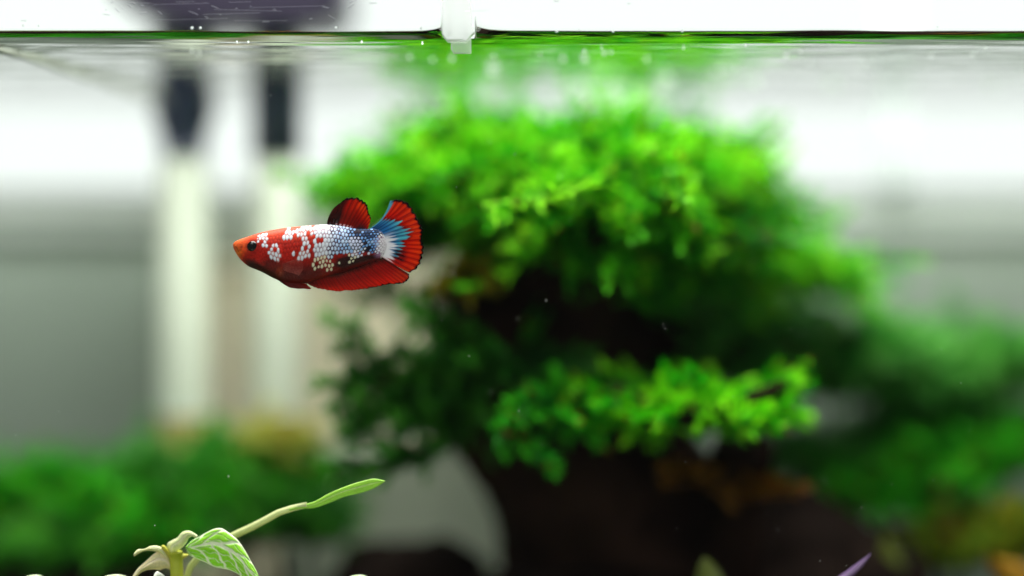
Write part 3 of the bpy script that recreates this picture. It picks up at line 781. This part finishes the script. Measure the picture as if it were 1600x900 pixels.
hd = smoothstep(300, 240, BX)[..., None]; nz4 = vnoise(BX / 5, BY / 5, 12)[..., None]; nz5 = vnoise(BX / 22, BY / 18, 14)[..., None]
C = C * (1 + hd * (.45 * (nz4 - .5) + .55 * (nz5 - .5)))
C = C * (0.74 + .5 * nz2[..., None]) * (0.84 + .32 * nz3[..., None])
C = C * np.array([.84, .78, .78])
scaled = smoothstep(262, 300, BX) * smoothstep(1215, 1190, BX)
tailw = smoothstep(1.1, .8, np.hypot((BX - 1245) / 78, (BY - 455) / 110) + .5 * (nz1 - .5)) * smoothstep(.02, .14, edge)
# faint lighter centre on every plain red scale
plain_s = scaled * smoothstep(.10, .34, edge) * smoothstep(.72, .35, TV)
C = mixc(C, np.clip(C * 1.35 + L(60, 22, 10), 0, 1), plain_s * .45)
C = mixc(C, C * .62, scaled * smoothstep(.16, .03, edge) * .6)
# coloured scales
def ell(cx, cy, rx, ry): return ((SX - cx) / rx) ** 2 + ((SY - cy) / ry) ** 2 < 1
def rect(x0, x1, y0, y1): return (SX > x0) & (SX < x1) & (SY > y0) & (SY < y1)
white = (ell(305, 405, 48, 42) & (rnd > .05)) | (ell(330, 452, 30, 22) & (rnd > .3)) | (ell(405, 500, 50, 62) & (rnd > .12)) | (ell(370, 520, 24, 40) & (rnd > .4))
white |= ell(496, 362, 46, 46) & (rnd > .04)
white |= rect(550, 690, 296, 392) & (rnd > .22)
white |= rect(565, 665, 392, 455) & (rnd > .42)
white |= rect(535, 672, 452, 552) & (rnd > .16) & ~rect(535, 560, 452, 460)
white |= rect(692, 950, 285, 545) & ~ell(735, 420, 22, 22) & ~rect(850, 950, 515, 545)
cream = (rect(684, 838, 545, 658) & (rnd > .03) & (SY < 640 + .1 * (SX - 760))) | (rect(925, 1010, 515, 578) & (rnd > .35)) | (rect(840, 900, 545, 610) & (rnd > .72))
blue = rect(925, 1205, 300, 505) & (rnd > .08)
low = rect(960, 1180, 470, 530) & (rnd > .35)
scol = np.zeros(BX.shape + (3,)); scol[:] = L(222, 224, 236)
tb_ = smoothstep(770, 900, SX)
scol = mixc(scol, L(150, 192, 244), tb_ * (.5 + .5 * rnd2))
scol = mixc(scol, L(92, 142, 206), (blue & ~low).astype(float) * (.35 + .65 * rnd2) * smoothstep(930, 990, SX))
scol = mixc(scol, L(40, 64, 104), (blue & (SY < 400) & (SX > 960) & (rnd2 < .45)).astype(float))
scol = mixc(scol, L(214, 214, 240), ell(1005, 432, 55, 48).astype(float) * .85)
scol = mixc(scol, L(226, 222, 236), low.astype(float) * .8)
scol = mixc(scol, L(222, 214, 186), cream.astype(float))
scol = mixc(scol, L(236, 230, 240), smoothstep(1165, 1190, SX) * smoothstep(340, 370, SY))
on = (white | cream | blue | low).astype(float)
size = np.where(blue & (SY < 400), .27, np.where(cream | low, .24, np.where(white & (SX > 800), .20, np.where(white & (SX > 690), .09, .17)))) + np.where(white & (SX < 690), .34, .28) * (rnd2 - .5)
size = np.maximum(size, .02)
gapc = mixc(C, L(206, 150, 146), (white & (SX <= 692)).astype(float) * np.clip(rnd2 * 1.4 - .3, 0, .8))
gapc = mixc(gapc, L(140, 136, 160), (white & (SX > 692) & (SX < 800)).astype(float) * .7)
gapc = mixc(gapc, L(20, 28, 60), (white & (SX >= 800)).astype(float) * .9)
sm = on * smoothstep(size - .05, size + .11, edge) * smoothstep(255, 262, BX)
C = mixc(C, gapc, on * (1 - sm) * scaled)
C = mixc(C, scol * (.86 + .2 * (edge / .6))[..., None], sm)
C = mixc(C, L(234, 228, 236) * (.8 + .2 * nz2[..., None]), tailw)
C = mixc(C, L(26, 60, 110), smoothstep(1160, 1180, BX) * smoothstep(372, 340, BY))
C = np.clip(C, 0, .92)
# relief
relief = scaled * (1.5 * smoothstep(0, .5, edge) + .9 * sm) * np.abs(sn)[None, :]
gill = 430 + 22 * np.cos((BY - 520) / 110 * 1.5)
relief = relief + 5 * smoothstep(gill + 8, gill - 6, BX) * smoothstep(gill - 160, gill - 30, BX) * smoothstep(.3, .42, TV) * smoothstep(.97, .85, TV)
lip = np.exp(-(((BX - 96 - .55 * (BY - 470)) / 7) ** 2)) * smoothstep(455, 470, BY) * smoothstep(535, 500, BY)
relief = relief - 5 * lip
C = mixc(C, C * .55, lip * .8)
socket = np.exp(-(((BX - 225) / 52) ** 2 + ((BY - 462) / 50) ** 2) ** 2)
C = mixc(C, C * .7, np.exp(-((np.hypot(BX - 225, BY - 462) - 46) / 8) ** 2) * .6)
sgn = np.sign(sn)[None, :]
BD2 = BD + sgn * relief
W = np.zeros(BX.shape + (3,))
W[..., 0] = (350 + BX / ZP - 800) / FPX * DFI
W[..., 2] = ZC + (450 - (290 + BY / ZP)) / FPX * DFI
W[..., 1] = DFI - BD2 * UZ
F = grid_faces(nu, nv, True); F.append(tuple(reversed(range(nv)))); F.append(tuple((nu - 1) * nv + k for k in range(nv)))
F = [tuple(reversed(f)) for f in F]
body = mesh_obj('body', W.reshape(-1, 3), F, M_fish, fish, colors=C.reshape(-1, 3))

# eyes
ev, ef = uv_sphere(40, 26)
for s in (1, -1):
    we = float(pchip(widx, np.array([225.0]))[0]) * .93
    c = Vector(FZ(225, 462, -s * (we - 9) * UZ)); V = []; CC = []
    for q in ev:
        V.append(c + Vector((q[0] * 43 * UZ, -s * q[2] * 26 * UZ, q[1] * 42 * UZ)))
        r = math.hypot(q[0], q[1]) if q[2] > 0 else 1.0
        CC.append(L(5, 4, 5) if r < .72 else (L(16, 8, 8) if r < .9 else L(40, 14, 10)))
    eye = mesh_obj('eye', V, ef, M_eye, fish, colors=CC)

def fin(name, base, edgep, colfn, nrays, wave, parent=fish, bow=None, ns=260, nr=60, rag=5.0, mat=None, thick=.00012, y0=0.0, splay=0.0):
    B = catmull(base, ns); E = catmull(edgep, ns); S = np.linspace(0, 1, ns)
    ph = nrays * S + 1.3 * (vnoise(S * nrays * .7, S * 0 + 7.7, 13) - .5) * np.sin(np.pi * S)
    ray = .5 + .5 * np.cos(2 * np.pi * ph)
    ragv = rag * 1.1 * (ray - .5) + rag * 2.2 * (vnoise(S * nrays * 1.3, S * 0 + 2.2, 3) - .5) + rag * .8 * (vnoise(S * nrays * 5, S * 0 + 1.2, 4) - .5)
    dirv = E - B; ln = np.linalg.norm(dirv, axis=1, keepdims=True); E = E + dirv / np.maximum(ln, 1) * ragv[:, None]
    R = np.linspace(0, 1, nr)
    PX = B[:, None, :] * (1 - R[None, :, None]) + E[:, None, :] * R[None, :, None]
    if bow is not None: PX = PX + bow(S)[:, None, :] * (4 * R * (1 - R))[None, :, None]
    SS, RR = np.meshgrid(S, R, indexing='ij')
    yy = wave(SS, RR) + 1.6 * (ray[:, None] - .5) * RR - splay * RR
    W = np.zeros(SS.shape + (3,))
    W[..., 0] = (350 + PX[..., 0] / ZP - 800) / FPX * DFI; W[..., 2] = ZC + (450 - (290 + PX[..., 1] / ZP)) / FPX * DFI
    W[..., 1] = DFI + (yy + y0) * UZ
    fine = .5 + .5 * np.cos(2 * np.pi * (ph * 3)[:, None] + 1.5 * RR)
    amp = vnoise(SS * nrays * 1.1, RR * 5, 31)
    RY = np.clip((ray[:, None] * (1 - .35 * RR) + fine * .35 * RR) * (.55 + .75 * amp), 0, 1)
    C = colfn(SS, RR, RY, PX)
    o = mesh_obj(name, W.reshape(-1, 3), grid_faces(ns, nr), mat or M_fin, parent, colors=np.clip(C, 0, 1).reshape(-1, 3))
    m = o.modifiers.new('thickness', 'SOLIDIFY'); m.thickness = thick; m.offset = 0
    return o
RED, ORG, DRED, BLK = L(222, 18, 4), L(248, 84, 14), L(92, 6, 4), L(12, 6, 8)

def c_dorsal(S, R, ray, PX):
    n = vnoise(S * 40, R * 3, 4)
    c = np.zeros(S.shape + (3,)); c[:] = L(150, 16, 10)
    c = mixc(c, RED, smoothstep(.25, .8, R)); c = mixc(c, ORG, smoothstep(.45, .95, R) * smoothstep(.3, .55, S) * ray)
    c = mixc(c, DRED, (1 - ray) ** 2 * .75)
    c = mixc(c, BLK, smoothstep(.36, .22, S + .12 * (n - .5)) * (.75 + .25 * ray))
    c = mixc(c, L(120, 120, 140), smoothstep(.3, .1, R) * smoothstep(.3, .15, S) * (ray > .8) * .5)
    c = mixc(c, BLK, smoothstep(.90, .965, R + .05 * (n - .5)))
    c = mixc(c, L(226, 190, 130), smoothstep(.965, .995, R) * smoothstep(.55, .62, S) * (ray > .75) * .8)
    c = mixc(c, L(24, 34, 50), np.exp(-(((S - .82) / .12) ** 2 + ((R) / .28) ** 2)))
    c = mixc(c, L(232, 190, 196), (R < .09) * smoothstep(.15, .25, S) * smoothstep(.65, .55, S) * (ray > .45) * .85)
    return c
fin('dorsal_fin', [(778, 300), (830, 304), (900, 314), (980, 328), (1040, 334), (1082, 336)],
    [(842, 156), (862, 140), (885, 126), (912, 106), (945, 92), (985, 88), (1030, 100), (1062, 124), (1085, 165), (1101, 210), (1106, 252), (1100, 286), (1090, 320)],
    c_dorsal, 13, lambda S, R: 7 * np.sin(S * 9) * R, rag=7, bow=lambda S: np.stack([-(1 - S) ** 3 * 14, (1 - S) ** 3 * -4], 1))

def c_caudal(S, R, ray, PX):
    n = vnoise(S * 60, R * 4, 6); k = np.floor(S * 17 + .5); rk = vnoise(k * 5.7, k * 0 + 3, 9)
    c = np.zeros(S.shape + (3,)); c[:] = RED
    c = mixc(c, ORG, smoothstep(.50, .92, R) * ray * (.6 + .6 * n).clip(0, 1)); c = mixc(c, DRED, (1 - ray) ** 3 * .6)
    lim = (.40 + .26 * np.sin(np.pi * np.clip((S - .08) / .7, 0, 1)) + .16 * (rk - .4)) * smoothstep(.98, .80, S)
    lim = lim * (.80 + .26 * ray)
    teal = smoothstep(lim + .03, lim - .03, R)
    tc = mixc(np.broadcast_to(L(44, 128, 196), c.shape), L(112, 214, 226), smoothstep(.2, .6, R) * (.4 + .6 * ray))
    tc = mixc(tc, L(22, 40, 78), (1 - ray) ** 2 * .7)
    c = mixc(c, BLK * 1.5 + .01, smoothstep(lim + .12, lim + .02, R) * (1 - teal) * .75 * (1 - .5 * ray))
    c = mixc(c, tc, teal)
    c = mixc(c, L(20, 16, 26), smoothstep(.64, .74, S) * smoothstep(.94, .86, S) * smoothstep(.25, .4, R) * smoothstep(.72, .55, R) * (1 - ray * .8))
    c = mixc(c, L(236, 232, 240), smoothstep(.36, .20, R + .22 * (n - .5) - .12 * ray) * smoothstep(.36, .52, S) * smoothstep(1.0, .92, S))
    c = mixc(c, L(30, 70, 120), smoothstep(.35, .1, R) * smoothstep(.34, .2, S) * .7)
    c = mixc(c, L(104, 176, 200), smoothstep(.055, .03, S))
    c = mixc(c, BLK, smoothstep(.925, .975, R + .04 * (n - .5)) * smoothstep(.0, .05, S))
    c = mixc(c, BLK, smoothstep(.985, 1, S) * .9)
    return c
fin('tail_fin', [(1084, 332), (1125, 336), (1160, 352), (1178, 400), (1184, 450), (1184, 500), (1190, 545)],
    [(1258, 112), (1300, 104), (1350, 118), (1400, 146), (1432, 182), (1446, 215), (1468, 252), (1486, 295), (1498, 350), (1503, 420), (1502, 475), (1496, 525), (1488, 565), (1470, 603), (1440, 632), (1412, 656), (1360, 640)],
    c_caudal, 17, lambda S, R: 12 * np.sin(S * 8 + .6) * R ** 1.3, rag=8, nr=80,
    bow=lambda S: np.stack([np.clip(1 - S * 4, 0, 1) * 20, np.clip(1 - S * 4, 0, 1) * 26], 1))

def c_anal(S, R, ray, PX):
    n = vnoise(S * 70, R * 4, 7)
    c = np.zeros(S.shape + (3,)); c[:] = L(176, 16, 8)
    c = mixc(c, L(232, 34, 10), smoothstep(.35, .9, R)); c = mixc(c, L(236, 80, 24), smoothstep(.5, .95, R) * smoothstep(.80, .95, S) * ray)
    c = mixc(c, L(34, 10, 12), smoothstep(.30, .02, R + .12 * (n - .5)) * smoothstep(.2, .4, S) * .9)
    c = mixc(c, DRED, (1 - ray) ** 2 * .55)
    c = mixc(c, L(60, 12, 14), smoothstep(.25, .05, S) * .5)
    c = mixc(c, BLK, smoothstep(.93, .985, R + .05 * (n - .5)) * (.25 + .75 * smoothstep(.3, .7, S)))
    c = mixc(c, BLK, smoothstep(.965, .995, S) * .8)
    return c
fin('anal_fin', [(606, 722), (700, 706), (800, 676), (900, 644), (1000, 610), (1100, 574), (1200, 545)],
    [(622, 742), (660, 758), (700, 773), (780, 791), (850, 798), (950, 792), (1050, 782), (1150, 767), (1240, 748), (1310, 743), (1355, 735), (1392, 712), (1404, 690), (1400, 668)],
    c_anal, 26, lambda S, R: 8 * np.sin(S * 11) * R, rag=4,
    bow=lambda S: np.stack([-6 * np.sin(S * np.pi), 5 * np.sin(S * np.pi)], 1))

def c_pelv(S, R, ray, PX):
    c = np.zeros(S.shape + (3,)); c[:] = L(110, 16, 12); c = mixc(c, L(190, 34, 16), smoothstep(.4, 1, S) * R); c = mixc(c, L(30, 10, 10), smoothstep(.35, .05, S) * .8)
    return mixc(c, DRED, (1 - ray) ** 2 * .5)
for s in (-1, 1):
    fin('pelvic_fin', [(400, 702), (450, 722), (510, 734), (580, 738)], [(440, 734), (500, 769), (560, 778), (610, 779), (657, 781), (636, 760), (618, 742)],
        c_pelv, 6, lambda S, R: 0 * S, rag=3, ns=60, nr=24, y0=s * 30, splay=-s * 14)
def c_pect(S, R, ray, PX):
    c = np.zeros(S.shape + (3,)); c[:] = L(150, 50, 40); return mixc(c, L(206, 120, 110), ray ** 3 * .8)
for s in (-1, 1):
    fin('pectoral_fin', [(452, 590), (456, 612), (458, 640)], [(560, 556), (600, 580), (615, 610), (606, 650), (575, 680)], c_pect, 8, lambda S, R: 0 * S,
        rag=5, ns=60, nr=24, mat=M_pect, y0=s * 100, splay=-s * 26)
